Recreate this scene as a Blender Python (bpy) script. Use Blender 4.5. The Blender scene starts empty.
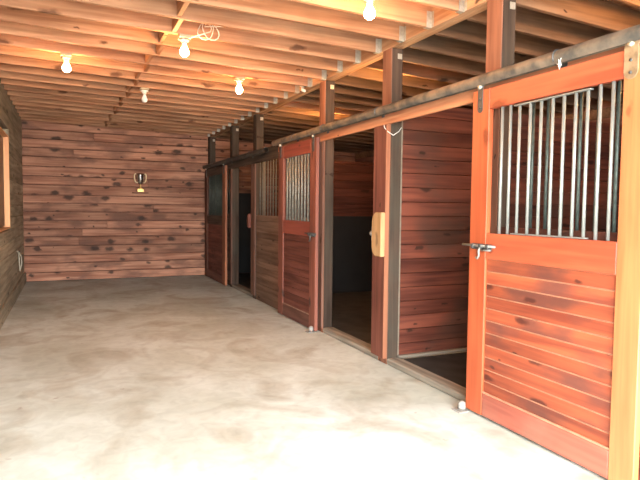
import bpy, bmesh, math, random
from mathutils import Vector, Matrix
random.seed(7)
scene = bpy.context.scene
COL = scene.collection

# ------------------------------------------------------------------ place
XS, XL, YB, YF = 2.826, -0.814, 12.47, -0.6      # stall front, aisle side wall, end wall, entrance
XR = 6.5                                          # outer wall of the stalls
CAM_H = 1.52
JL, JR = 3.158, 3.059                             # joist undersides at the side wall / at the beam
HDR = 2.333
ORD = ['zeroth', 'first', 'second', 'third', 'fourth', 'fifth', 'sixth', 'seventh', 'eighth', 'ninth', 'tenth',
       'eleventh', 'twelfth', 'thirteenth', 'fourteenth', 'fifteenth', 'sixteenth', 'seventeenth', 'eighteenth',
       'nineteenth', 'twentieth', 'twenty-first', 'twenty-second', 'twenty-third', 'twenty-fourth', 'twenty-fifth',
       'twenty-sixth', 'twenty-seventh', 'twenty-eighth', 'twenty-ninth', 'thirtieth']

# ------------------------------------------------------------------ materials
class N:
    def __init__(s, name):
        s.m = bpy.data.materials.new(name); s.m.use_nodes = True
        s.t = s.m.node_tree; s.n = s.t.nodes; s.l = s.t.links
        s.b = s.n['Principled BSDF']
    def new(s, typ, **kw):
        n = s.n.new(typ)
        for k, v in kw.items(): setattr(n, k, v)
        return n
    def link(s, a, b): s.l.new(a, b)
    def math(s, op, a, b=None, c=None):
        n = s.new('ShaderNodeMath', operation=op)
        for i, v in enumerate((a, b, c)):
            if v is None: continue
            if isinstance(v, (int, float)): n.inputs[i].default_value = v
            else: s.link(v, n.inputs[i])
        return n.outputs[0]
    def ramp(s, fac, stops, interp='LINEAR'):
        n = s.new('ShaderNodeValToRGB'); r = n.color_ramp; r.interpolation = interp
        while len(r.elements) < len(stops): r.elements.new(0.5)
        for e, (p, c) in zip(r.elements, stops):
            e.position = p; e.color = (c[0], c[1], c[2], 1) if not isinstance(c, (int, float)) else (c, c, c, 1)
        s.link(fac, n.inputs[0]); return n.outputs[0]
    def mix(s, fac, a, b, blend='MIX'):
        n = s.new('ShaderNodeMix', data_type='RGBA', blend_type=blend)
        for i, v in ((0, fac), (6, a), (7, b)):
            if isinstance(v, (int, float)): n.inputs[i].default_value = v
            elif isinstance(v, tuple): n.inputs[i].default_value = (v[0], v[1], v[2], 1)
            else: s.link(v, n.inputs[i])
        return n.outputs[2]

def wood(name, dark, light, axis, knots=0.5, rough=0.6, var=0.35, grain=1.0, knot_col=(0.03, 0.015, 0.01), blotch=None,
         kscale=1.0, stain=None, bump=0.25, face=None, kal=2.2, kbig=0.17):
    """Plain timber: grain along one axis, board-to-board variation from the face attribute rnd, scattered knots."""
    w = N(name)
    geo = w.new('ShaderNodeNewGeometry'); at = w.new('ShaderNodeAttribute', attribute_name='rnd')
    off = w.new('ShaderNodeVectorMath', operation='SCALE'); off.inputs[0].default_value = (13.1, 17.7, 11.3)
    w.link(at.outputs['Fac'], off.inputs['Scale'])
    add = w.new('ShaderNodeVectorMath', operation='ADD'); w.link(geo.outputs['Position'], add.inputs[0]); w.link(off.outputs[0], add.inputs[1])
    def mapped(al, cr):
        mp = w.new('ShaderNodeMapping'); mp.inputs['Scale'].default_value = tuple(al if k == axis else cr for k in 'XYZ')
        w.link(add.outputs[0], mp.inputs[0]); return mp.outputs[0]
    n1 = w.new('ShaderNodeTexNoise'); n1.inputs['Scale'].default_value = 1; n1.inputs['Detail'].default_value = 5; n1.inputs['Distortion'].default_value = 0.4
    w.link(mapped(1.1, 22 * grain), n1.inputs['Vector'])
    n2 = w.new('ShaderNodeTexNoise'); n2.inputs['Scale'].default_value = 1; n2.inputs['Detail'].default_value = 3
    w.link(mapped(0.9, 4.0), n2.inputs['Vector'])
    f = w.math('ADD', w.math('MULTIPLY', n1.outputs['Fac'], 0.55), w.math('MULTIPLY', n2.outputs['Fac'], 0.45))
    col = w.ramp(f, [(0.38, dark), (0.60, light)])
    if blotch:
        n3 = w.new('ShaderNodeTexNoise'); n3.inputs['Scale'].default_value = 1; n3.inputs['Detail'].default_value = 4
        w.link(mapped(1.6, 3.5), n3.inputs['Vector'])
        col = w.mix(w.ramp(n3.outputs['Fac'], [(0.50, 0.0), (0.64, blotch[1])]), col, blotch[0])
    if stain:                                      # dirt splashed on in patches of its own
        n4 = w.new('ShaderNodeTexNoise'); n4.inputs['Scale'].default_value = stain[2]; n4.inputs['Detail'].default_value = 5
        w.link(geo.outputs['Position'], n4.inputs['Vector'])
        col = w.mix(w.ramp(n4.outputs['Fac'], [(0.42, 0.0), (0.62, stain[1])]), col, stain[0])
    if knots > 0:
        v = w.new('ShaderNodeTexVoronoi'); v.inputs['Scale'].default_value = 1
        mp = w.new('ShaderNodeMapping'); nrm = face or ('Y' if axis == 'X' else 'X')
        mp.inputs['Scale'].default_value = tuple(kal * kscale if k == axis else 0.0 if k == nrm else 6.0 * kscale for k in 'XYZ')
        w.link(add.outputs[0], mp.inputs[0]); v.voronoi_dimensions = '2D'
        sx = w.new('ShaderNodeSeparateXYZ'); cx = w.new('ShaderNodeCombineXYZ'); w.link(mp.outputs[0], sx.inputs[0])
        cr = [k for k in 'XYZ' if k not in (axis, nrm)][0]
        w.link(sx.outputs[axis], cx.inputs[0]); w.link(sx.outputs[cr], cx.inputs[1]); 
        wob = w.new('ShaderNodeTexNoise'); wob.inputs['Scale'].default_value = 9.0; wob.inputs['Detail'].default_value = 2
        w.link(geo.outputs['Position'], wob.inputs['Vector'])
        wv = w.new('ShaderNodeVectorMath', operation='MULTIPLY_ADD'); w.link(wob.outputs['Color'], wv.inputs[0])
        wv.inputs[1].default_value = (0.35, 0.35, 0.0); w.link(cx.outputs[0], wv.inputs[2]); w.link(wv.outputs[0], v.inputs['Vector'])
        sep = w.new('ShaderNodeSeparateColor'); w.link(v.outputs['Color'], sep.inputs[0])
        keep = w.math('LESS_THAN', sep.outputs[0], knots)
        size = w.math('MULTIPLY_ADD', sep.outputs[1], kbig, 0.05)
        k = w.math('MULTIPLY', w.ramp(w.math('DIVIDE', v.outputs['Distance'], size), [(0.45, 1.0), (1.0, 0.0)]), keep)
        col = w.mix(w.math('MULTIPLY', k, 0.85), col, knot_col)
    br = w.math('MULTIPLY_ADD', at.outputs['Fac'], var, 1 - var / 2)
    hsv = w.new('ShaderNodeHueSaturation'); w.link(br, hsv.inputs['Value']); w.link(col, hsv.inputs['Color'])
    w.link(hsv.outputs[0], w.b.inputs['Base Color'])
    w.b.inputs['Roughness'].default_value = rough
    w.b.inputs['Specular IOR Level'].default_value = 0.5 if rough < 0.56 else 0.18
    bm = w.new('ShaderNodeBump'); bm.inputs['Strength'].default_value = bump; bm.inputs['Distance'].default_value = 0.004
    w.link(n1.outputs['Fac'], bm.inputs['Height']); w.link(bm.outputs[0], w.b.inputs['Normal'])
    return w.m

def plain(name, c, rough=0.6, metal=0.0, mottle=0.25, scale=14.0, bump=0.0, c2=None):
    w = N(name)
    geo = w.new('ShaderNodeNewGeometry'); n = w.new('ShaderNodeTexNoise'); n.inputs['Scale'].default_value = scale; n.inputs['Detail'].default_value = 4
    w.link(geo.outputs['Position'], n.inputs['Vector'])
    lo = c2 or tuple(x * (1 - mottle) for x in c)
    w.link(w.ramp(n.outputs['Fac'], [(0.35, lo), (0.65, c)]), w.b.inputs['Base Color'])
    w.b.inputs['Roughness'].default_value = rough; w.b.inputs['Metallic'].default_value = metal
    if bump:
        bm = w.new('ShaderNodeBump'); bm.inputs['Strength'].default_value = bump; bm.inputs['Distance'].default_value = 0.01
        w.link(n.outputs['Fac'], bm.inputs['Height']); w.link(bm.outputs[0], w.b.inputs['Normal'])
    return w.m

def concrete():
    w = N('worn_concrete')
    geo = w.new('ShaderNodeNewGeometry')
    def noise(sc, det, st=(1, 1, 1), dist=0.0):
        mp = w.new('ShaderNodeMapping'); mp.inputs['Scale'].default_value = st; w.link(geo.outputs['Position'], mp.inputs[0])
        n = w.new('ShaderNodeTexNoise'); n.inputs['Scale'].default_value = sc; n.inputs['Detail'].default_value = det; n.inputs['Distortion'].default_value = dist
        w.link(mp.outputs[0], n.inputs['Vector']); return n.outputs['Fac']
    base = w.ramp(noise(0.9, 6, dist=0.6), [(0.35, (0.49, 0.515, 0.455)), (0.62, (0.64, 0.685, 0.645))])
    dirt = w.ramp(noise(1.7, 8, (1.0, 0.8, 1), 1.2), [(0.48, 0.0), (0.70, 0.7)])
    c = w.mix(dirt, base, (0.34, 0.30, 0.225))
    fine = w.ramp(noise(9, 8, (1, 1, 1), 0.8), [(0.30, 0.86), (0.60, 1.0)])
    c = w.mix(1.0, c, fine, 'MULTIPLY')
    spots = w.ramp(noise(6.5, 3), [(0.70, 0.0), (0.76, 0.5)])
    c = w.mix(spots, c, (0.22, 0.16, 0.12))
    w.link(c, w.b.inputs['Base Color'])
    w.b.inputs['Roughness'].default_value = 0.75
    bm = w.new('ShaderNodeBump'); bm.inputs['Strength'].default_value = 0.15; bm.inputs['Distance'].default_value = 0.01
    w.link(noise(20, 6), bm.inputs['Height']); w.link(bm.outputs[0], w.b.inputs['Normal'])
    return w.m

def glow(name, c, strength):
    w = N(name); w.b.inputs['Base Color'].default_value = (1, 0.9, 0.7, 1)
    w.b.inputs['Emission Color'].default_value = (*c, 1); w.b.inputs['Emission Strength'].default_value = strength
    return w.m

PINE_D, PINE_L = (0.33, 0.145, 0.072), (0.60, 0.31, 0.17)
M = dict(
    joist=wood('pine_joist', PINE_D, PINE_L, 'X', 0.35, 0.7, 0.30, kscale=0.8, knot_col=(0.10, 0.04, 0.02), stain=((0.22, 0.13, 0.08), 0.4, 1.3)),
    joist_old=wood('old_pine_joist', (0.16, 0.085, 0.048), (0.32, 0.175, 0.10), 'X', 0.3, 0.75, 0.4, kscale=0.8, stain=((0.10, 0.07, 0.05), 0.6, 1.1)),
    block=wood('pine_blocking', PINE_D, PINE_L, 'Y', 0.2, 0.7, 0.3),
    beam=wood('pine_beam', (0.34, 0.17, 0.09), (0.55, 0.33, 0.19), 'Y', 0.3, 0.7, 0.3),
    deck=wood('pine_deck', (0.30, 0.13, 0.064), (0.50, 0.25, 0.135), 'Y', 0.3, 0.7, 0.3),
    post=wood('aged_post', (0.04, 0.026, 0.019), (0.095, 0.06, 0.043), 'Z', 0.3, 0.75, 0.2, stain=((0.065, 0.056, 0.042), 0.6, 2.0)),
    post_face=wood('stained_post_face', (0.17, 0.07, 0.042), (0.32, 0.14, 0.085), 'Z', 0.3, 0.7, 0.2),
    strap=plain('tan_steel_strap', (0.42, 0.29, 0.17), 0.5, 0.3, 0.4, 20),
    trim=wood('red_trim', (0.12, 0.04, 0.028), (0.24, 0.085, 0.058), 'Z', 0.3, 0.6, 0.2),
    trim_dull=wood('dull_trim', (0.10, 0.05, 0.036), (0.21, 0.11, 0.08), 'Z', 0.3, 0.7, 0.2),
    trim_edge=wood('orange_trim_edge', (0.27, 0.10, 0.055), (0.40, 0.165, 0.09), 'Z', 0.1, 0.6, 0.2),
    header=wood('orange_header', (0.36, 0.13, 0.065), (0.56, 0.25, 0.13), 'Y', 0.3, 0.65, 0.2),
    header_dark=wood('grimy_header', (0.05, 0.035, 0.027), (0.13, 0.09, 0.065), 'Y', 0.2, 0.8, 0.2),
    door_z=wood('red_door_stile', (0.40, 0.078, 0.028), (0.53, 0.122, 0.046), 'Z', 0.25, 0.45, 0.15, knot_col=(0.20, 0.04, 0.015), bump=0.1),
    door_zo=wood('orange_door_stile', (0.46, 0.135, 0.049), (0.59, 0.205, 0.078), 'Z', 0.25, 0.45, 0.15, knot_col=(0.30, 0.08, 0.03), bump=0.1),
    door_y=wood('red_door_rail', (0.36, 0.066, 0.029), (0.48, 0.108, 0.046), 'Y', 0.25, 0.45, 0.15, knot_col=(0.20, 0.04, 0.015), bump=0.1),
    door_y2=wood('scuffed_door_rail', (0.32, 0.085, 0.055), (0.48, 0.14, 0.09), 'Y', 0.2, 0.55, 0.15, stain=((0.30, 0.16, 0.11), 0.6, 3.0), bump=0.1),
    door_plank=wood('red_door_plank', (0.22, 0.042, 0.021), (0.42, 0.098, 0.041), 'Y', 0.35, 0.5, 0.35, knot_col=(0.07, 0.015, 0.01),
                    blotch=((0.13, 0.045, 0.034), 0.8), kscale=1.2, bump=0.1),
    pale=plain('pale_plank_edge', (0.54, 0.26, 0.155), 0.6),  # paler colour on the bevelled plank edges of the red door
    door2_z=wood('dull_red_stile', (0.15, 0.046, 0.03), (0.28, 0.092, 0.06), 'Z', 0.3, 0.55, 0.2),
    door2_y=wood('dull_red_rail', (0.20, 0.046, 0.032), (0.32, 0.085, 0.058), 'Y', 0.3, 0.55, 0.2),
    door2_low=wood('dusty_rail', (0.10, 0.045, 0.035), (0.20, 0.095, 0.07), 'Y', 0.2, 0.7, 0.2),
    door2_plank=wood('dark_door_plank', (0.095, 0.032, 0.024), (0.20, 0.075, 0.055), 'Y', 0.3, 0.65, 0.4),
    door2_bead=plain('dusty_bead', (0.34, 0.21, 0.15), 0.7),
    door3_z=wood('dark_stile', (0.10, 0.045, 0.032), (0.17, 0.08, 0.055), 'Z', 0.3, 0.65, 0.2),  # dark brown stile of the farthest door
    panel=wood('grey_brown_plank', (0.11, 0.065, 0.045), (0.22, 0.14, 0.10), 'Y', 0.3, 0.75, 0.4),
    part_b=wood('red_partition_plank', (0.08, 0.023, 0.016), (0.20, 0.06, 0.037), 'X', 0.4, 0.6, 0.45, stain=((0.075, 0.045, 0.034), 0.65, 1.4)),
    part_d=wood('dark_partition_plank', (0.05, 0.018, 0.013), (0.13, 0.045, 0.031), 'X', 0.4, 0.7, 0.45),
    backwall=wood('rough_red_plank', (0.24, 0.098, 0.06), (0.50, 0.25, 0.16), 'X', 0.55, 0.65, 0.40, knot_col=(0.04, 0.025, 0.02),
                  blotch=((0.17, 0.085, 0.06), 0.75), kscale=0.8, bump=0.5, kal=3.6, kbig=0.30),
    leftwall=wood('weathered_plank', (0.23, 0.195, 0.14), (0.42, 0.36, 0.26), 'Y', 0.25, 0.8, 0.35),
    outer=wood('outer_wall_plank', (0.16, 0.07, 0.05), (0.28, 0.13, 0.09), 'Y', 0.3, 0.75, 0.4),
    window_wood=wood('orange_window_jamb', (0.72, 0.33, 0.14), (0.85, 0.45, 0.20), 'Z', 0.1, 0.5, 0.1),
    shutter=wood('brown_shutter', (0.22, 0.13, 0.08), (0.34, 0.21, 0.13), 'Z', 0.2, 0.6, 0.3),
    pine_block=wood('yellow_pine_block', (0.36, 0.20, 0.09), (0.54, 0.335, 0.165), 'Z', 0.2, 0.6, 0.1, knot_col=(0.2, 0.12, 0.06)),
    sill=wood('grey_sill', (0.17, 0.145, 0.115), (0.34, 0.30, 0.245), 'Y', 0.1, 0.85, 0.2),
    strip=plain('pale_channel_strip', (0.27, 0.22, 0.165), 0.6),
    ledge=wood('dusty_ledge', (0.20, 0.165, 0.13), (0.33, 0.28, 0.225), 'X', 0.1, 0.85, 0.2),
    floor=concrete(),
    yard=plain('pale_gravel', (0.60, 0.57, 0.52), 0.9, scale=30),
    mat=plain('black_rubber_mat', (0.045, 0.043, 0.04), 0.75, scale=5, mottle=0.5, bump=0.2),
    rubber=plain('flat_black_sheet', (0.012, 0.0125, 0.013), 0.7, scale=4, mottle=0.3),  # flat black for the sheets over the lower stall boards
    galv=plain('galvanised_bar', (0.33, 0.335, 0.31), 0.45, 0.4, 0.15, 12),
    bar2=plain('dull_bar', (0.30, 0.29, 0.25), 0.5, 0.3, 0.3, 30),
    bar4=plain('brown_bar', (0.17, 0.155, 0.13), 0.55, 0.2, 0.3, 30), bar3=plain('dark_green_bar', (0.10, 0.125, 0.11), 0.5, 0.3, 0.3, 30),
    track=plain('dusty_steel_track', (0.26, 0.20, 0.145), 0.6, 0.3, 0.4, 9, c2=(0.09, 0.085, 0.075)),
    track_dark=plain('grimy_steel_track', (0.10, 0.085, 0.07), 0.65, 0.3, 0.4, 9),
    steel=plain('bright_steel', (0.70, 0.63, 0.50), 0.4, 0.5, 0.2, 30),
    iron=plain('dark_iron', (0.13, 0.125, 0.12), 0.5, 0.6, 0.3, 30),
    white=plain('white_porcelain', (0.80, 0.77, 0.70), 0.35, 0, 0.08),
    box=plain('tan_metal_box', (0.42, 0.33, 0.20), 0.6), socket=plain('grey_porcelain', (0.30, 0.27, 0.23), 0.5), grey=plain('grey_roller', (0.36, 0.34, 0.31), 0.5),
    hanger=plain('joist_hanger_steel', (0.50, 0.46, 0.39), 0.45, 0.4, 0.2, 40),
    cable=plain('white_cable', (0.80, 0.72, 0.58), 0.5),
    rope=plain('pale_rope', (0.62, 0.56, 0.44), 0.9, scale=80),
    gold=plain('gold_metal', (0.72, 0.47, 0.17), 0.42, 0.7, 0.1),
    handle=plain('pale_gold', (0.80, 0.62, 0.38), 0.45, 0.5, 0.1),
    cup=plain('dark_silver_cup', (0.50, 0.48, 0.47), 0.2, 0.95, 0.2),
    cloth=plain('white_cobweb', (0.85, 0.83, 0.80), 0.9),
    bulb=glow('lit_bulb', (1.0, 0.50, 0.20), 440.0), bulb_dim=glow('dim_lit_bulb', (1.0, 0.50, 0.16), 560.0),
    bulb_off=plain('unlit_bulb_glass', (0.85, 0.84, 0.80), 0.12, 0, 0.05),
)

# ------------------------------------------------------------------ mesh helpers
class MB:
    def __init__(s): s.v = []; s.f = []; s.r = []; s.mi = []; s.sm = []
    def add(s, verts, faces, mi=0, smooth=False, rnd=None):
        o = len(s.v); s.v += [tuple(p) for p in verts]; r = random.random() if rnd is None else rnd
        for f in faces: s.f.append([i + o for i in f]); s.r.append(r); s.mi.append(mi); s.sm.append(smooth)
        return s
    def hexa(s, p, mi=0, rnd=None):
        """eight corners: bottom ring (counter-clockwise from above) then top ring"""
        return s.add(p, [(3, 2, 1, 0), (4, 5, 6, 7), (0, 1, 5, 4), (1, 2, 6, 5), (2, 3, 7, 6), (3, 0, 4, 7)], mi, False, rnd)
    def box(s, x0, x1, y0, y1, z0, z1, mi=0, rnd=None):
        return s.hexa([(x0, y0, z0), (x1, y0, z0), (x1, y1, z0), (x0, y1, z0), (x0, y0, z1), (x1, y0, z1), (x1, y1, z1), (x0, y1, z1)], mi, rnd)
    def tube(s, pts, r, n=8, mi=0, cap=True, closed=False):
        pts = [Vector(p) for p in pts]; rings = []; rs = r if isinstance(r, (list, tuple)) else [r] * len(pts)
        prev = None
        for i, p in enumerate(pts):
            a = pts[i - 1] if (i or closed) else p; b = pts[(i + 1) % len(pts)] if (i < len(pts) - 1 or closed) else p
            t = (b - a).normalized()
            up = prev if prev else (Vector((0, 0, 1)) if abs(t.z) < 0.9 else Vector((1, 0, 0)))
            u = (up - t * up.dot(t)).normalized(); w = t.cross(u); prev = u
            rings.append([p + (u * math.cos(2 * math.pi * k / n) + w * math.sin(2 * math.pi * k / n)) * rs[i] for k in range(n)])
        v = [q for g in rings for q in g]; f = []; L = len(rings)
        for i in range(L if closed else L - 1):
            j = (i + 1) % L
            for k in range(n): f.append((i * n + k, i * n + (k + 1) % n, j * n + (k + 1) % n, j * n + k))
        if cap and not closed: f.append(tuple(range(n - 1, -1, -1))); f.append(tuple((L - 1) * n + k for k in range(n)))
        return s.add(v, f, mi, True)
    def lathe(s, prof, c, n=20, mi=0, squash=1.0):
        """profile of (radius, z) turned about the vertical through c"""
        v = []; f = []
        for r, z in prof:
            for k in range(n):
                a = 2 * math.pi * k / n; v.append((c[0] + r * math.cos(a), c[1] + r * math.sin(a) * squash, c[2] + z))
        for i in range(len(prof) - 1):
            for k in range(n): f.append((i * n + k, i * n + (k + 1) % n, (i + 1) * n + (k + 1) % n, (i + 1) * n + k))
        f.append(tuple(range(n - 1, -1, -1))); f.append(tuple((len(prof) - 1) * n + k for k in range(n)))
        return s.add(v, f, mi, True)
    def prism(s, poly, x0, x1, mi=0):
        """polygon in (y, z) extruded along x"""
        n = len(poly); v = [(x0, y, z) for y, z in poly] + [(x1, y, z) for y, z in poly]
        f = [tuple(range(n)), tuple(range(2 * n - 1, n - 1, -1))] + [(k, k + n, (k + 1) % n + n, (k + 1) % n) for k in range(n)]
        return s.add(v, f, mi)
    def build(s, name, mat, parent=None, bevel=0.0, bevel_mat=None, loc=None):
        me = bpy.data.meshes.new(name)
        base = Vector(loc) if loc is not None else (parent_world(parent) if parent else Vector((0, 0, 0)))
        me.from_pydata([tuple(Vector(p) - base) for p in s.v], [], s.f)
        for m in (mat if isinstance(mat, (list, tuple)) else [mat]): me.materials.append(m)
        at = me.attributes.new('rnd', 'FLOAT', 'FACE')
        for i in range(len(s.f)):
            at.data[i].value = s.r[i]; me.polygons[i].material_index = s.mi[i]; me.polygons[i].use_smooth = s.sm[i]
        bm = bmesh.new(); bm.from_mesh(me); bmesh.ops.recalc_face_normals(bm, faces=bm.faces); bm.to_mesh(me); bm.free()
        o = bpy.data.objects.new(name, me); COL.objects.link(o)
        if parent: o.parent = parent
        if loc is not None: o.location = base
        if bevel:
            b = o.modifiers.new('edge', 'BEVEL'); b.width = bevel; b.segments = 1; b.limit_method = 'ANGLE'; b.angle_limit = math.radians(50)
            if bevel_mat is not None: b.material = bevel_mat
        return o

def parent_world(o):
    p = Vector((0, 0, 0))
    while o: p += o.location; o = o.parent
    return p
def tag(o, label, cat, group=None, kind=None):
    o['label'] = label; o['category'] = cat
    o['kind'] = kind or 'thing'
    if group: o['group'] = group
    return o
def thing(name, loc, label, cat, group=None):
    o = bpy.data.objects.new(name, None); COL.objects.link(o); o.location = loc; o.empty_display_size = 0.1
    return tag(o, label, cat, group)
def struct(o, label=None, cat=None):
    o['kind'] = 'structure'
    if label: o['label'] = label
    if cat: o['category'] = cat
    return o
def joist_z(x): return JL + (JR - JL) * (x - XL) / (XS - XL)

def wall_boards(mb, along, a0, a1, thick0, thick1, z0, z1, h, gap=0.004, holes=(), jitter=0.0, lap=0.0, joints=False):
    """horizontal boards as separate planks; along 'X' or 'Y'; holes = (a0, a1, z0, z1); lap leans each board out at its foot"""
    z = z0; sgn = 1 if thick1 > thick0 else -1
    while z < z1 - 0.01:
        zt = min(z + h * (1 + random.uniform(-jitter, jitter)), z1)
        if z1 - zt < 0.05: zt = z1
        spans = [(a0, a1)]
        for (h0, h1, hz0, hz1) in holes:
            if zt > hz0 + 0.02 and z < hz1 - 0.02: spans = [q for (s0, s1) in spans for q in ((s0, min(s1, h0)), (max(s0, h1), s1)) if q[1] - q[0] > 0.02]
        if joints:
            cut = []
            for s0, s1 in spans:
                if random.random() < 0.35 and s1 - s0 > 2:
                    m = s0 + (s1 - s0) * random.uniform(0.25, 0.75); cut += [(s0, m - 0.002), (m + 0.002, s1)]
                else: cut.append((s0, s1))
            spans = cut
        for s0, s1 in spans:
            e = random.uniform(0, jitter * 0.03)
            fb, ft = thick1 + sgn * (lap + e), thick1 + sgn * e     # front at the foot / at the head
            zb = z + gap
            if along == 'X':
                p = [(s0, thick0, zb), (s1, thick0, zb), (s1, fb, zb), (s0, fb, zb), (s0, thick0, zt), (s1, thick0, zt), (s1, ft, zt), (s0, ft, zt)]
            else:
                p = [(thick0, s0, zb), (fb, s0, zb), (fb, s1, zb), (thick0, s1, zb), (thick0, s0, zt), (ft, s0, zt), (ft, s1, zt), (thick0, s1, zt)]
            mb.hexa(p)
        z = zt
    return mb

# ------------------------------------------------------------------ setting
struct(MB().box(XL - 0.3, XR + 0.2, YF, YB + 0.3, -0.12, 0.0).build('floor', M['floor']), 'worn beige concrete floor of the barn', 'floor')
yd = struct(MB().box(-14, 18, -22, YF, -0.16, -0.01).build('ground', M['yard']), 'pale gravel yard outside the entrance', 'ground')
# ceiling deck: boards laid along the aisle on top of the joists
mb = MB(); x = XL - 0.12; w = 0.24
while x < XS + 0.15:
    x1 = min(x + w, XS + 0.15); za, zb = joist_z(x) + 0.205, joist_z(x1) + 0.205
    mb.hexa([(x, YF, za), (x1 - 0.003, YF, zb), (x1 - 0.003, YB + 0.2, zb), (x, YB + 0.2, za), (x, YF, za + .03), (x1 - 0.003, YF, zb + .03), (x1 - 0.003, YB + 0.2, zb + .03), (x, YB + 0.2, za + .03)])
    x = x1
def sj(x): return JR - 0.048 * (x - XS)          # stall joist undersides
while x < XR + 0.15:
    x1 = min(x + w, XR + 0.15); za, zb = sj(x) + 0.205, sj(x1) + 0.205
    mb.hexa([(x, YF, za), (x1 - 0.003, YF, zb), (x1 - 0.003, YB + 0.2, zb), (x, YB + 0.2, za), (x, YF, za + .03), (x1 - 0.003, YF, zb + .03), (x1 - 0.003, YB + 0.2, zb + .03), (x, YB + 0.2, za + .03)])
    x = x1
struct(mb.build('ceiling', M['deck']), 'board deck above the open joists', 'ceiling')
# solid roof sheet above, so no daylight comes through the board gaps
struct(MB().box(XL - 0.15, XR + 0.2, YF, YB + 0.25, 3.42, 3.48).build('trim_1', M['deck']))
WIN = (7.7, 9.72, 1.17, 2.56)
mb = MB(); wall_boards(mb, 'Y', YF, YB, XL - 0.10, XL, 0.0, 3.36, 0.19, 0.004, [WIN], 0.05)
struct(mb.build('wall_left', M['leftwall'], bevel=0.004), 'weathered grey-brown plank wall with the window', 'wall')
struct(MB().box(XL - 0.16, XL - 0.101, YF, YB + .2, 0.0, 3.4).build('trim_2', M['shutter']))
mb = MB(); wall_boards(mb, 'X', XL - .1, XS + 0.13, YB + 0.09, YB + 0.012, 0.0, 3.36, 0.178, 0.017, [], 0.12, 0.026, True)
wall_boards(mb, 'X', XS + 0.13, XR + .05, YB + 0.09, YB + 0.012, 0.0, 3.36, 0.178, 0.017, [], 0.12, 0.026, True)
struct(mb.build('wall_back', M['backwall'], bevel=0.004), 'rough reddish knotty plank end wall with the trophy', 'wall')
struct(MB().box(XL - 0.16, XR + .2, YB + 0.091, YB + 0.16, 0.0, 3.4).build('trim_3', M['outer']))
mb = MB(); wall_boards(mb, 'Y', YF, YB, XR + 0.10, XR, 0.0, 3.3, 0.19, 0.002, [], 0.05)
struct(mb.build('wall_right', M['outer'], bevel=0.004), 'dark plank outer wall of the stalls', 'wall')
struct(MB().box(XR + 0.101, XR + 0.16, YF, YB + .2, 0.0, 3.4).build('trim_4', M['outer']))
mb = MB(); wall_boards(mb, 'X', XS + 0.05, XR + .1, YF - 0.1, YF, 0.0, 3.42, 0.19, 0.0)
mb.box(XL - 0.16, XS + 0.05, YF - 0.1, YF, 3.12, 3.46)
mb.box(XL - 0.16, XL + 0.02, YF - 0.1, YF, 0.0, 3.12)
struct(mb.build('wall_front', M['outer']), 'plank entrance wall around the open barn doorway', 'wall')
struct(MB().box(XL, XL + 0.035, YF, YB, 0.0, 0.20).build('baseboard_left', M['leftwall'], bevel=0.006))
# window in the side wall: deep orange jambs around a closed board shutter
mb = MB(); y0, y1, z0, z1 = WIN
mb.box(XL - 0.10, XL + 0.004, y1 - 0.02, y1, z0, z1); mb.box(XL - 0.10, XL + 0.004, y0, y0 + 0.02, z0, z1)
mb.box(XL - 0.10, XL + 0.004, y0 + .02, y1 - .02, z1 - 0.02, z1); mb.box(XL - 0.10, XL + 0.004, y0 + .02, y1 - .02, z0, z0 + 0.02)
wn = struct(mb.build('window_1', M['window_wood'], bevel=0.003), 'window opening with bright orange wooden jamb', 'window')
mb = MB(); y = y0 + 0.036
while y < y1 - 0.04:
    ye = min(y + 0.14, y1 - 0.036); mb.box(XL - 0.098, XL - 0.068, y, ye - 0.003, z0 + 0.036, z1 - 0.036); y = ye
mb.build('window_shutter', M['shutter'], wn)

# ------------------------------------------------------------------ ceiling timbers
JY = [4.50 + 0.43 * k for k in range(-6, 19)]     # runs towards the end wall
nj = len(JY)
for i, y in enumerate(JY):
    k = ORD[nj - i]                               # counted from the end wall
    mb = MB(); a, b = XL + 0.002, XS - 0.004; za, zb = joist_z(a), joist_z(b); t = 0.02
    n = 6; r = random.random()
    mb.hexa([(a, y - t, za), (b, y - t, zb), (b, y + t, zb), (a, y + t, za), (a, y - t, za + .203), (b, y - t, zb + .203), (b, y + t, zb + .203), (a, y + t, za + .203)], 0, r)
    o = thing('ceiling_joist', (a, y, za), 'pine joist over the aisle, %s counted out from the end wall' % k, 'joist', 'joists over the aisle')
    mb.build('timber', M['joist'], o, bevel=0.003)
    h = MB(); z = JR
    h.box(XS - 0.055, XS - 0.001, y - t - .0025, y - t - .0003, z - .002, z + 0.13); h.box(XS - 0.055, XS - 0.001, y + t + .0003, y + t + .0025, z - .002, z + 0.13)
    h.box(XS - 0.055, XS - 0.001, y - t - .0025, y + t + .0025, z - .005, z - .0015)
    h.box(XS - 0.004, XS - 0.0005, y - t - .028, y - t - .003, z, z + 0.13); h.box(XS - 0.004, XS - 0.0005, y + t + .003, y + t + .028, z, z + 0.13)
    h.build('joist_hanger', M['hanger'], o)
for i, y in enumerate(JY[:-1]):                   # solid blocking halfway across
    xm = 0.965 - 0.012 * i + (0.022 if i % 2 else -0.022); z = joist_z(xm)
    o = MB().box(xm - 0.019, xm + 0.019, y + 0.0215, y + 0.4085, z + 0.008, z + 0.195).build('blocking_board', M['block'], bevel=0.003, loc=None)
    tag(o, 'short blocking board across the aisle ceiling, %s gap from the end wall' % ORD[nj - 1 - i], 'blocking', 'blocking boards between the aisle joists')
SJY = [4.60 + 0.43 * k for k in range(-6, 19)]
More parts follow.
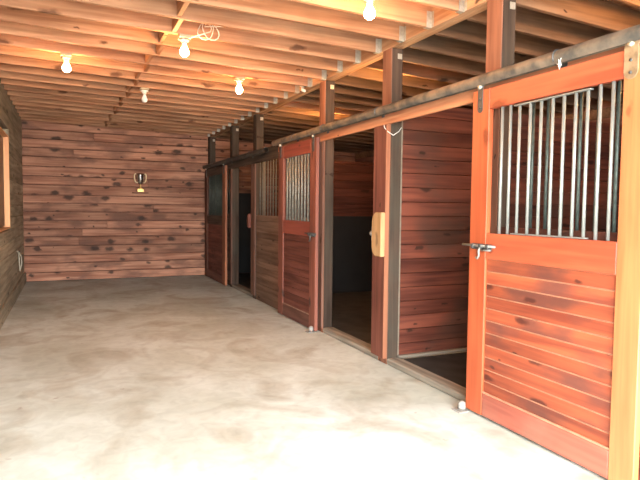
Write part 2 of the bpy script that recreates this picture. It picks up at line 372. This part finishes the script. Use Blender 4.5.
for i, y in enumerate(SJY):
    if y > YB - 0.05: continue
    mb = MB(); a, b = XS + 0.132, XR - 0.002; za, zb = sj(a), sj(b); t = 0.02
    mb.hexa([(a, y - t, za), (b, y - t, zb), (b, y + t, zb), (a, y + t, za), (a, y - t, za + .203), (b, y - t, zb + .203), (b, y + t, zb + .203), (a, y + t, za + .203)])
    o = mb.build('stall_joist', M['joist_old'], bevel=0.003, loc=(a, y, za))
    tag(o, 'pine joist above the stalls behind the beam, %s from the end wall' % ORD[nj - i], 'joist', 'joists above the stalls')
tag(MB().box(XR - 0.045, XR - 0.001, YF + .01, YB - 0.1, sj(XR - .045) - 0.13, sj(XR) - 0.001).build('ledger_board', M['joist_old'], bevel=0.003, loc=(XR - .02, 0, sj(XR) - .1)),
    'ledger board on the outer wall carrying the stall joists', 'ledger')
bm_ = thing('ceiling_beam', (XS, 0, JR), 'long double pine beam on posts carrying the aisle joists', 'beam')
MB().box(XS, XS + 0.062, YF, YB - .002, JR, JR + 0.24).build('aisle_ply', M['beam'], bm_, bevel=0.004)
MB().box(XS + 0.066, XS + 0.13, YF, YB - .002, JR, JR + 0.24).build('stall_ply', M['beam'], bm_, bevel=0.004)

# ------------------------------------------------------------------ posts
POSTS = [  # y0, y1, trim (y0, y1, thickness) or None, label, orange edge
    (0.70, 0.86, None, 'rough post at the entrance end of the stall row'),
    (3.20, 3.36, None, 'rough post standing behind the near edge of the bright red door'),
    (4.70, 4.86, (4.70, 4.94, 0.04), 'rough post with red trim and a pale pine block'),
    (6.22, 6.38, (6.22, 6.39, 0.018), 'rough grey post beside the middle sliding door'),
    (8.93, 9.09, (8.93, 9.14, 0.022), 'rough post at the far end of the barred stall front'),
    (10.40, 10.56, (10.40, 10.50, 0.018), 'rough post beside the farthest sliding door'),
    (12.27, 12.43, None, 'dark post standing in the corner by the end wall'),
]
for i, (y0, y1, tr, lab) in enumerate(POSTS):
    o = thing('stall_post', (XS + 0.075, (y0 + y1) / 2, 0), lab, 'post', 'posts of the stall row')
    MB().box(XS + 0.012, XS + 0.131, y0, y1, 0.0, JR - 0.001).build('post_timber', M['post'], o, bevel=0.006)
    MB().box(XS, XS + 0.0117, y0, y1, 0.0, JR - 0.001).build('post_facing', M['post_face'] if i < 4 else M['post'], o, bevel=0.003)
    if i: MB().box(XS + 0.07, XS + 0.118, y0 - 0.004, y0 - 0.0005, JR - 0.10, JR - 0.05).build('tie_plate', M['hanger'], o)
    if tr:
        a, b, t = tr
        m2 = M['trim'] if i == 2 else M['trim_dull']
        MB().box(XS - t, XS - 0.0005, a + 0.006, b, 0.06, 2.248 if i > 3 else HDR - 0.002).build('trim_board', m2, o, bevel=0.004)
        MB().box(XS - t - 0.002, XS - 0.0005, a - 0.006, a + 0.0055, 0.06, 2.248 if i > 3 else HDR - 0.002).build('trim_edge', M['trim_edge'] if i == 2 else M['trim_dull'], o, bevel=0.002)
    if i in (2, 4):
        MB().box(XS + 0.1315, XS + 0.158, y0 + 0.02, y0 + 0.05, 0.07, HDR + 0.05).build('channel_strip', M['strip'], o, bevel=0.003)
    if i == 2:                                   # pale pine block with a steel catch
        poly = [(4.69, 1.06), (4.69, 1.49), (4.81, 1.49), (4.86, 1.455), (4.875, 1.40), (4.875, 1.15), (4.86, 1.095), (4.81, 1.06)]
        b = MB().prism(poly, XS - 0.09, XS - 0.0405).build('latch_block', M['pine_block'], o, bevel=0.008)
        c = MB(); c.tube([(XS - 0.065, 4.873, 1.28), (XS - 0.065, 4.915, 1.28)], 0.026, 12); c.box(XS - 0.085, XS - 0.045, 4.87, 4.881, 1.21, 1.35)
        c.build('steel_catch', M['galv'], b)
        # loop of twine tied at the head of the post
        pts = [(XS - 0.046, 4.74, 2.33), (XS - 0.05, 4.72, 2.30), (XS - 0.03, 4.69, 2.26), (XS + 0.03, 4.69, 2.23), (XS + 0.09, 4.685, 2.27), (XS + 0.12, 4.69, 2.31)]
        MB().tube(pts, 0.004, 6).build('twine', M['cloth'], o)
    if i == 4:
        MB().prism([(9.12, 1.18), (9.12, 1.42), (9.2, 1.40), (9.22, 1.30), (9.2, 1.2)], XS - 0.07, XS - 0.0225).build('latch_block', M['trim'], o, bevel=0.006)

# header boards between and across the posts, one per run
def header(name, y0, y1, z0, z1, m, lab):
    tag(MB().box(XS - 0.03, XS - 0.0005, y0, y1, z0, z1).build(name, m, bevel=0.004, loc=(XS - 0.015, y0, z0)), lab, 'board', 'header boards over the stall openings')
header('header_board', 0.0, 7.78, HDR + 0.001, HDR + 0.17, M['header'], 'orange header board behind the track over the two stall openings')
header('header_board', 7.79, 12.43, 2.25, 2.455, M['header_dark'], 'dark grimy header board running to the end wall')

# round tracks the doors hang from
TX = XS - 0.085
def track(y0, y1, zc, m, lab, brackets):
    o = thing('door_track', (TX, y0, zc), lab, 'track', 'sliding door tracks')
    mb = MB(); n = 16
    prof = [math.radians(-70 + 320 * k / n) for k in range(n + 1)]           # a round tube slotted underneath
    v = []; f = []
    for yy in (y0, y1):
        for a in prof: v.append((TX + 0.043 * math.cos(a), yy, zc + 0.043 * math.sin(a)))
        for a in prof: v.append((TX + 0.039 * math.cos(a), yy, zc + 0.039 * math.sin(a)))
    m_ = n + 1
    for k in range(n):
        f += [(k, k + 1, 2 * m_ + k + 1, 2 * m_ + k), (m_ + k + 1, m_ + k, 3 * m_ + k, 3 * m_ + k + 1), (k, m_ + k, m_ + k + 1, k + 1), (2 * m_ + k, 2 * m_ + k + 1, 3 * m_ + k + 1, 3 * m_ + k)]
    f += [(0, 2 * m_, 3 * m_, m_), (n, m_ + n, 3 * m_ + n, 2 * m_ + n)]
    mb.add(v, f, 0, True); t = mb.build('track_tube', m, o)
    e = t.modifiers.new('es', 'EDGE_SPLIT'); e.split_angle = math.radians(40)
    for y in brackets:
        b = MB()
        ring = [(TX + 0.046 * math.cos(math.radians(a)), y, zc + 0.046 * math.sin(math.radians(a))) for a in range(-40, 221, 20)]
        b.tube(ring, 0.006, 6)
        b.box(XS - 0.0345, XS - 0.031, y - 0.02, y + 0.02, zc - 0.005, zc + 0.005); b.box(XS - 0.036, XS - 0.0305, y - 0.025, y + 0.025, zc - 0.05, zc + 0.04)
        b.build('track_bracket', M['iron'], o)
    return o
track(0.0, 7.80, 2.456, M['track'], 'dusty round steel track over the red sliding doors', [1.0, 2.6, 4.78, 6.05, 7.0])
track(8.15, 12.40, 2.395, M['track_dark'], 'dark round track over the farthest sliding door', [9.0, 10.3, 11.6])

# ------------------------------------------------------------------ sliding doors
def sliding_door(y0, y1, ws, label, mats, zt, nb, sill, plank_h, straps, latch=None, ladder=None, bar_r=0.0105, ztrack=2.456, railtop=0.15, wsn=None):
    wsn = wsn or ws
    """y0 nearer the entrance; ws = stile width"""
    XF, XBk = XS - 0.085, XS - 0.0415               # aisle face, stall face
    o = thing('sliding_stall_door', ((XF + XBk) / 2, (y0 + y1) / 2, sill), label, 'door', 'sliding stall doors')
    zb = sill; z_low = sill + 0.168; z_mid0, z_mid1 = 1.17, 1.355; z_top = zt - railtop
    MB().box(XF, XBk, y0, y0 + wsn, zb, zt).build('stile', mats['stile_near'], o, bevel=0.004)
    MB().box(XF, XBk, y1 - ws, y1, zb, zt).build('stile', mats['stile'], o, bevel=0.004)
    a, b = y0 + wsn + 0.001, y1 - ws - 0.001
    MB().box(XF + 0.002, XBk, a, b, z_top, zt - 0.001).build('top_rail', mats['rail'], o, bevel=0.004)
    MB().box(XF + 0.002, XBk, a, b, z_mid0, z_mid1).build('middle_rail', mats['rail'], o, bevel=0.004)
    MB().box(XF + 0.002, XBk, a, b, zb, z_low).build('bottom_rail', mats['low'], o, bevel=0.006, bevel_mat=None)
    # tongue-and-groove planks set back inside the frame, bevels along the grooves take the groove colour
    p = MB(); z = z_low + 0.001; h = (z_mid0 - z_low) / plank_h
    for k in range(plank_h):
        p.box(XF + 0.016, XBk - 0.006, a, b, z + 0.0005, z + h - 0.0015); z += h
    p.build('plank_panel', [mats['plank'], mats['groove']], o, bevel=0.0036, bevel_mat=1)
    e = MB(); e.box(XF + 0.004, XF + 0.015, a, b, z_low + .0005, z_low + 0.012); e.build('glazing_bead', mats.get('bead', mats['groove']), o)
    # bars
    step = (b - a) / (nb + 1) if ladder is None else None
    ys = [a + step * (k + 1) for k in range(nb)] if ladder is None else ladder['ys']
    xb = XBk - 0.018
    for k, yy in enumerate(ys):
        if ladder and ladder['in'](yy): zz0, zz1 = z_mid1 + 0.012, z_top - 0.012
        else: zz0, zz1 = z_mid1 + 0.0005, z_top - 0.0005
        MB().tube([(xb, yy, zz0), (xb, yy, zz1)], bar_r, 10).build('grille_bar', mats['bar'], o)
    if ladder:
        l0, l1 = ladder['span']
        for zz in (z_mid1 + 0.007, z_top - 0.013):
            MB().box(xb - 0.016, xb + 0.016, l0, l1, zz - 0.004, zz + 0.004).build('flat_bar', mats['bar'], o, bevel=0.001)
    # hanger straps with rollers in the track
    for (yy, w, m) in straps:
        s = MB(); xs_ = XF - 0.006
        zlow = zt - 0.165; poly = []
        for q in range(9):
            an = math.pi + math.pi * q / 8; poly.append((yy + w / 2 * math.cos(an), zlow + w / 2 + w / 2 * math.sin(an)))
        poly += [(yy + w / 2, zt + 0.012), (yy - w / 2, zt + 0.012)]
        s.prism(poly, xs_, XF - 0.0005)
        s.box(xs_, TX + 0.0025, yy - w / 2, yy + w / 2, zt + 0.008, zt + 0.013)
        s.box(TX - 0.003, TX + 0.0025, yy - w / 2, yy + w / 2, zt + 0.008, ztrack - 0.02)
        st = s.build('hanger_strap', m, o, bevel=0.001)
        bo = MB()
        for zz in (zlow + 0.035, zlow + 0.10): bo.tube([(xs_ - 0.006, yy, zz), (xs_ + 0.001, yy, zz)], 0.009, 8)
        bo.build('bolt', M['iron'], st)
        nut = MB(); nut.tube([(xs_ - 0.014, yy, zt + 0.02), (xs_ + 0.012, yy, zt + 0.02)], 0.016, 8); nut.build('roller_nut', M['steel'], st)
    if latch:
        yy, zz, m = latch
        bk = MB(); bk.box(XF - 0.004, XF - 0.0005, yy - 0.10, yy + 0.11, zz - 0.022, zz + 0.022)
        for q in (-0.075, 0.0, 0.085): bk.box(XF - 0.03, XF - 0.0035, yy + q - 0.012, yy + q + 0.012, zz - 0.016, zz + 0.02)
        lt = bk.build('latch', M['iron'], o, bevel=0.002)
        r = MB(); r.tube([(XF - 0.018, yy - 0.15, zz + 0.008), (XF - 0.018, yy + 0.20, zz + 0.008)], 0.009, 10)
        r.build('latch_rod', m, lt)
        r = MB(); r.tube([(XF - 0.018, yy - 0.105, zz - 0.02), (XF - 0.018, yy - 0.01, zz - 0.025)], 0.006, 8); r.build('keeper_rod', m, lt)
        g = MB(); g.tube([(XF - 0.022, yy - 0.0, zz), (XF - 0.035, yy, zz - 0.03), (XF - 0.034, yy - 0.004, zz - 0.065), (XF - 0.033, yy + 0.012, zz - 0.085), (XF - 0.033, yy + 0.03, zz - 0.078)], 0.008, 8)
        g.build('latch_handle', m, lt)
    return o

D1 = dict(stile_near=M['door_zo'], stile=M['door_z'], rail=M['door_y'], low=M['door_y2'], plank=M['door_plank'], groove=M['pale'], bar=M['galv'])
ys = [2.223, 2.306, 2.390, 2.475, 2.563, 2.650, 2.745, 2.838, 2.933, 3.018, 3.098]
sliding_door(1.99, 3.385, 0.178, 'bright red-orange sliding stall door with galvanised bars and a sliding bolt', D1, 2.39, 0, 0.017, 11,
             [(2.10, 0.085, M['strap']), (3.30, 0.055, M['iron'])], latch=(3.24, 1.255, M['galv']),
             wsn=0.155, ladder=dict(ys=ys, span=(2.365, 2.975), **{'in': lambda y: 2.38 < y < 2.95}))
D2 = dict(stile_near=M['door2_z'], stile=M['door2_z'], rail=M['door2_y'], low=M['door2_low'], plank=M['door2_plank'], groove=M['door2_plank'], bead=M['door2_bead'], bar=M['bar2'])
sliding_door(6.27, 7.60, 0.185, 'red sliding stall door with dark planks in the middle of the row', D2, 2.38, 8, 0.012, 11,
             [(6.36, 0.07, M['iron']), (7.52, 0.07, M['iron'])], latch=(6.36, 1.20, M['iron']), railtop=0.17, bar_r=0.016)
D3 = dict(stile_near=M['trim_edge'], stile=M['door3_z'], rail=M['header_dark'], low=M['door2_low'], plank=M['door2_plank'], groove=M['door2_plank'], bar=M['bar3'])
sliding_door(10.60, 12.36, 0.22, 'dark sliding stall door farthest down the aisle by the end wall', D3, 2.33, 10, 0.012, 11,
             [(10.70, 0.06, M['iron']), (12.2, 0.06, M['iron'])], ztrack=2.395)

# floor guides that keep the doors in line
def guide(y, m, label):
    o = thing('door_guide', (XS - 0.12, y, 0), label, 'door guide', 'floor guides of the sliding doors')
    p = MB().box(XS - 0.178, XS - 0.09, y - 0.05, y + 0.05, 0.0, 0.008).build('guide_plate', m, o, bevel=0.002)
    MB().lathe([(0.012, 0.008), (0.012, 0.014), (0.028, 0.016), (0.030, 0.03), (0.028, 0.062), (0.018, 0.068), (0.008, 0.075)], (XS - 0.118, y, 0), 14).build('guide_roller', m, o)
guide(3.385, M['grey'], 'pale grey floor roller guide at the foot of the bright red door')
guide(6.30, M['grey'], 'small floor roller guide at the foot of the middle red door')

# ------------------------------------------------------------------ fixed barred fronts
def front(y0, y1, label, bar, off, plank, zt=2.28):
    o = thing('barred_stall_barrier', (XS + off, (y0 + y1) / 2, 0.0), label, 'stall front', 'fixed barred stall fronts')
    p = MB(); wall_boards(p, 'Y', y0, y1, XS + off + 0.045, XS + off, 0.0, 1.31, 0.0935, 0.002); p.build('plank_panel', plank, o, bevel=0.004)
    MB().box(XS + off - 0.004, XS + off + 0.055, y0, y1, 1.312, 1.40).build('sill_rail', plank, o, bevel=0.005)
    MB().box(XS + off - 0.0, XS + off + 0.055, y0, y1, zt, zt + 0.09).build('head_rail', plank, o, bevel=0.005)
    n = round((y1 - y0) / 0.13); s = (y1 - y0) / n
    for k in range(1, n):
        MB().tube([(XS + off + 0.028, y0 + s * k, 1.4005), (XS + off + 0.028, y0 + s * k, zt - 0.0005)], 0.011, 8).build('grille_bar', bar, o)
front(0.862, 3.198, 'barred plank stall front behind the bright red door', M['bar3'], 0.04, M['part_b'])
front(6.382, 8.928, 'grey plank stall front with vertical bars beyond the middle red door', M['bar4'], 0.006, M['panel'])
front(10.562, 12.268, 'dark barred stall front behind the farthest door', M['bar3'], 0.03, M['panel'])

# ------------------------------------------------------------------ stall partitions, mats, sills
def partition(y, label, top, black_top=None, x0=XS + 0.1585, m=None):
    o = thing('stall_partition', ((x0 + XR) / 2, y, 0), label, 'partition', 'plank partitions between stalls')
    p = MB(); wall_boards(p, 'X', x0, XR - 0.003, y + 0.045, y, 0.03, top, 0.142, 0.004); p.build('plank_panel', m or M['part_b'], o, bevel=0.004)
    if black_top: MB().box(x0, XR - 0.004, y - 0.016, y - 0.001, 0.03, black_top).build('lower_black_sheet', M['rubber'], o, bevel=0.003)  # black sheet over the lower boards, up to the given height
    if not black_top: MB().box(x0, XR - 0.004, y - 0.045, y - 0.0165 if black_top else y - 0.001, 0.03, 0.062).build('bottom_batten', M['ledge'], o, bevel=0.004)
partition(4.765, 'red-brown plank partition beside the opening next to the bright red door', 2.57)
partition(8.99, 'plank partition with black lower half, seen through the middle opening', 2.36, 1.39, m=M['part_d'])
partition(0.76, 'plank partition at the entrance end of the stall row', 2.4, x0=XS + 0.133)
def mat(y0, y1, label):
    tag(MB().box(XS + 0.20, XR - 0.01, y0, y1, 0.0, 0.028).build('rubber_mat', M['mat'], bevel=0.006, loc=(XS + .2, y0, 0)), label, 'mat', 'rubber mats on the stall floors')
mat(0.83, 4.715, 'black rubber mat on the floor of the stall beside the bright red door')
mat(4.83, 8.94, 'black rubber mat on the floor of the middle stall')
mat(9.05, 12.40, 'black rubber mat on the floor of the last stall by the end wall')
tag(MB().box(XS + 0.2, XR - 0.01, YB - 0.06, YB - 0.042, 0.03, 1.85).build('end_wall_black_sheet', M['rubber'], bevel=0.003, loc=(XS + .2, YB - .02, 0.03)),  # black sheet over the lower end wall boards
    'flat black sheet on the end wall inside the last stall', 'wall liner')
def sill(y0, y1, label):
    tag(MB().box(XS, XS + 0.15, y0, y1, 0.0, 0.06).build('door_sill', M['sill'], bevel=0.012, loc=(XS, y0, 0)), label, 'sill', 'worn wooden sills of the stall openings')
sill(3.363, 4.697, 'worn grey wooden sill of the opening beside the bright red door')
sill(4.863, 6.217, 'worn grey wooden sill of the middle stall opening')
sill(9.093, 10.397, 'worn grey wooden sill of the opening beside the farthest door')

# ------------------------------------------------------------------ bulbs
def bulb_light(x, y, label, lit=True, zc=2.98, top=None):
    zt = (top if top else joist_z(x)) - 0.003
    o = thing('ceiling_bulb', (x, y, zt), label, 'light bulb', 'bare bulbs on the aisle ceiling' if not top else 'bare bulbs above the stalls')
    MB().box(x - 0.055, x + 0.055, y - 0.055, y + 0.055, zt - 0.035, zt - 0.0005).build('mounting_box', M['box'], o, bevel=0.006)
    MB().lathe([(0.050, 0), (0.050, -0.010), (0.034, -0.020), (0.026, -0.032), (0.025, -0.045)], (x, y, zt - 0.036), 18).build('lamp_socket', M['socket'] if lit else M['white'], o)
    zc = zt - 0.152
    prof = [(0.015, 0.070), (0.017, 0.058), (0.026, 0.040), (0.037, 0.018), (0.0415, 0.0), (0.0385, -0.017), (0.029, -0.031), (0.015, -0.039), (0.002, -0.041)]
    MB().lathe(prof, (x, y, zc), 20).build('glass_bulb', (M['bulb_dim'] if top else M['bulb']) if lit else M['bulb_off'], o)
    return o
G = [(0.0, 6.44, 'lit bare bulb over the aisle, beside the plank wall with the window'),
     (1.0, 5.32, 'lit bare bulb with a looped white cable beside its box'),
     (1.89, 6.65, 'lit bare bulb between the looped cable and the stall beam'),
     (2.0, 3.67, 'lit bare bulb over the aisle, farthest out from the trophy wall')]
for x, y, lab in G:
    y = min(JY, key=lambda q: abs(q - y)); bulb_light(x, y, lab)
yd_ = min(JY, key=lambda q: abs(q - 7.95))
bulb_light(0.95, yd_, 'unlit white bulb hanging by the blocking line', False)
for (x, y, lab) in [(3.95, 2.45, 'lit bare bulb above the stall with the bright red door'), (3.31, 5.46, 'lit bare bulb above the middle stall, behind the post with the pale pine block'), (3.70, 8.04, 'lit bare bulb above the partition with black lower half')]:
    y = min(SJY, key=lambda q: abs(q - y)); bulb_light(x, y, lab, True, top=sj(x))
# loop of white cable beside the second bulb
yy = min(JY, key=lambda q: abs(q - 5.32)); pts = []
for k in range(40):
    a = 2 * math.pi * k / 16; r = 0.075 + 0.02 * math.sin(k * 0.7)
    pts.append((1.16 + 0.0025 * k + r * math.cos(a), yy - 0.035 - 0.0007 * k, joist_z(1.1) + 0.055 + r * 0.9 * math.sin(a)))
pts = [(1.055, yy - 0.03, joist_z(1.1) - 0.02)] + pts + [(1.38, yy - 0.05, joist_z(1.1) + 0.12), (1.42, yy - 0.03, joist_z(1.1) + 0.19)]
tag(MB().tube(pts, 0.0055, 6).build('electrical_cable', M['cable'], loc=(1.1, yy, JR)), 'loops of white electrical cable beside a lit bulb', 'cable')
# small box and plug fixed to the beam
o = thing('junction_box', (XS - 0.03, 6.80, 3.07), 'small dark electrical box on the beam above the middle door', 'junction box')
MB().box(XS - 0.075, XS - 0.0585, 6.75, 6.85, 3.085, 3.185).build('box_lid', M['white'], o, bevel=0.004)
MB().box(XS - 0.058, XS - 0.0005, 6.75, 6.85, 3.085, 3.185).build('box_body', M['iron'], o, bevel=0.004)
MB().tube([(XS - 0.05, 6.80, 3.084), (XS - 0.06, 6.80, 3.04), (XS - 0.05, 6.74, 3.02)], 0.02, 10).build('plug', M['white'], o)

# ------------------------------------------------------------------ trophy on its ledge, rope, cobweb
tx, ty = 1.385, YB - 0.085
zl = 1.825
tag(MB().box(tx - 0.16, tx + 0.16, YB - 0.15, YB - 0.012, zl - 0.022, zl).build('wall_ledge', M['backwall'], bevel=0.003, loc=(tx, YB - .08, zl)),
    'small plank ledge under the trophy on the end wall', 'shelf')
o = thing('trophy_cup', (tx, ty, zl), 'two-handled trophy cup with gold base on the end wall', 'trophy')
MB().box(tx - 0.065, tx + 0.065, ty - 0.045, ty + 0.045, zl + .0005, zl + 0.07).build('trophy_base', M['gold'], o, bevel=0.006)
MB().lathe([(0.045, 0.0705), (0.04, 0.085), (0.016, 0.10), (0.012, 0.125), (0.022, 0.138), (0.012, 0.15), (0.014, 0.16)], (tx, ty, zl), 20).build('trophy_stem', M['gold'], o)
MB().lathe([(0.014, 0.1605), (0.045, 0.18), (0.062, 0.22), (0.07, 0.28), (0.078, 0.35), (0.086, 0.385), (0.082, 0.385), (0.072, 0.345), (0.06, 0.26), (0.02, 0.20)], (tx, ty, zl), 24).build('trophy_bowl', M['cup'], o)
for s in (-1, 1):
    pts = [(tx + s * q, ty, zl + z) for q, z in [(0.055, 0.195), (0.085, 0.20), (0.107, 0.235), (0.118, 0.29), (0.120, 0.34), (0.112, 0.372), (0.096, 0.382), (0.082, 0.37)]]
    MB().tube(pts, 0.0135, 8).build('trophy_handle', M['handle'], o)
pts = []
for k in range(31):
    t = k / 30; s = math.sin(math.pi * t)
    pts.append((XL + 0.028 + 0.01 * math.sin(9 * t), 10.72 + (0.40 * t - 0.06 if t > .5 else 0.30 * t) , 0.74 - 0.36 * s))
ro = thing('hanging_rope', (XL, 10.8, 0.75), 'pale looped rope hung on the weathered plank wall', 'rope')
pts = [(XL + 0.02, 10.60, 0.745), (XL + 0.026, 10.68, 0.75), (XL + 0.03, 10.78, 0.70), (XL + 0.03, 10.86, 0.60), (XL + 0.03, 10.92, 0.48), (XL + 0.03, 10.95, 0.40), (XL + 0.035, 11.02, 0.37),
       (XL + 0.03, 11.10, 0.40), (XL + 0.05, 11.12, 0.52), (XL + 0.05, 11.02, 0.64), (XL + 0.03, 10.80, 0.72)]
MB().tube(pts, 0.010, 8).build('rope_loop', M['rope'], ro)
MB().tube([(XL - 0.02, 10.74, 0.735), (XL + 0.06, 10.74, 0.745)], 0.006, 8).build('nail', M['iron'], ro)
cw = MB(); c = Vector((TX - 0.047, 2.54, 2.395))
for a, l in ((20, .03), (80, .045), (150, .022), (200, .03), (265, .04), (310, .022)):
    d = Vector((-0.15, math.cos(math.radians(a)), math.sin(math.radians(a)))); cw.tube([c, c + d * l * 0.4, c + d * l * 0.75], [0.005, 0.0035, 0.001], 6)
cw.tube([c, c + Vector((0.004, 0, 0.03)), c + Vector((0.03, 0, 0.075))], 0.0025, 5)
tag(cw.build('cobweb_tuft', M['cloth'], loc=c), 'small white cobweb tuft caught on the steel track', 'cobweb')

# ------------------------------------------------------------------ daylight
w = bpy.data.worlds.new('overcast_sky'); scene.world = w; w.use_nodes = True
bg = w.node_tree.nodes['Background']; bg.inputs['Color'].default_value = (0.93, 0.99, 1.0, 1); bg.inputs['Strength'].default_value = 33.0
ld = bpy.data.lights.new('doorway_portal', 'AREA'); ld.shape = 'RECTANGLE'; ld.size = XS - XL; ld.size_y = 3.1; ld.cycles.is_portal = True
lo = bpy.data.objects.new('doorway_portal', ld); COL.objects.link(lo); lo.location = ((XS + XL) / 2, YF - 0.02, 1.56); lo.rotation_euler = (math.radians(90), 0, 0)

# ------------------------------------------------------------------ camera
yaw, pitch, roll, fpx = 0.4204377, -0.0558587, 0.0107246, 562.354
d = Vector((math.sin(yaw) * math.cos(pitch), math.cos(yaw) * math.cos(pitch), math.sin(pitch)))
r = Vector((math.cos(yaw), -math.sin(yaw), 0)); u = r.cross(d)
r2 = r * math.cos(roll) + u * math.sin(roll); u2 = -r * math.sin(roll) + u * math.cos(roll)
cd = bpy.data.cameras.new('camera'); cd.sensor_width = 36; cd.lens = fpx / 640 * 36; cd.clip_start = 0.05
co = bpy.data.objects.new('camera', cd); COL.objects.link(co)
co.matrix_world = Matrix(((r2.x, u2.x, -d.x, 0), (r2.y, u2.y, -d.y, 0), (r2.z, u2.z, -d.z, CAM_H), (0, 0, 0, 1)))
scene.camera = co
vs = scene.view_settings
scene.display_settings.display_device = 'sRGB'
vs.view_transform = 'Standard'; vs.look = 'None'; vs.exposure = 0.0; vs.gamma = 1.0; vs.use_curve_mapping = False
scene.cycles.max_bounces = 8; scene.cycles.diffuse_bounces = 5
scene.cycles.use_denoising = True
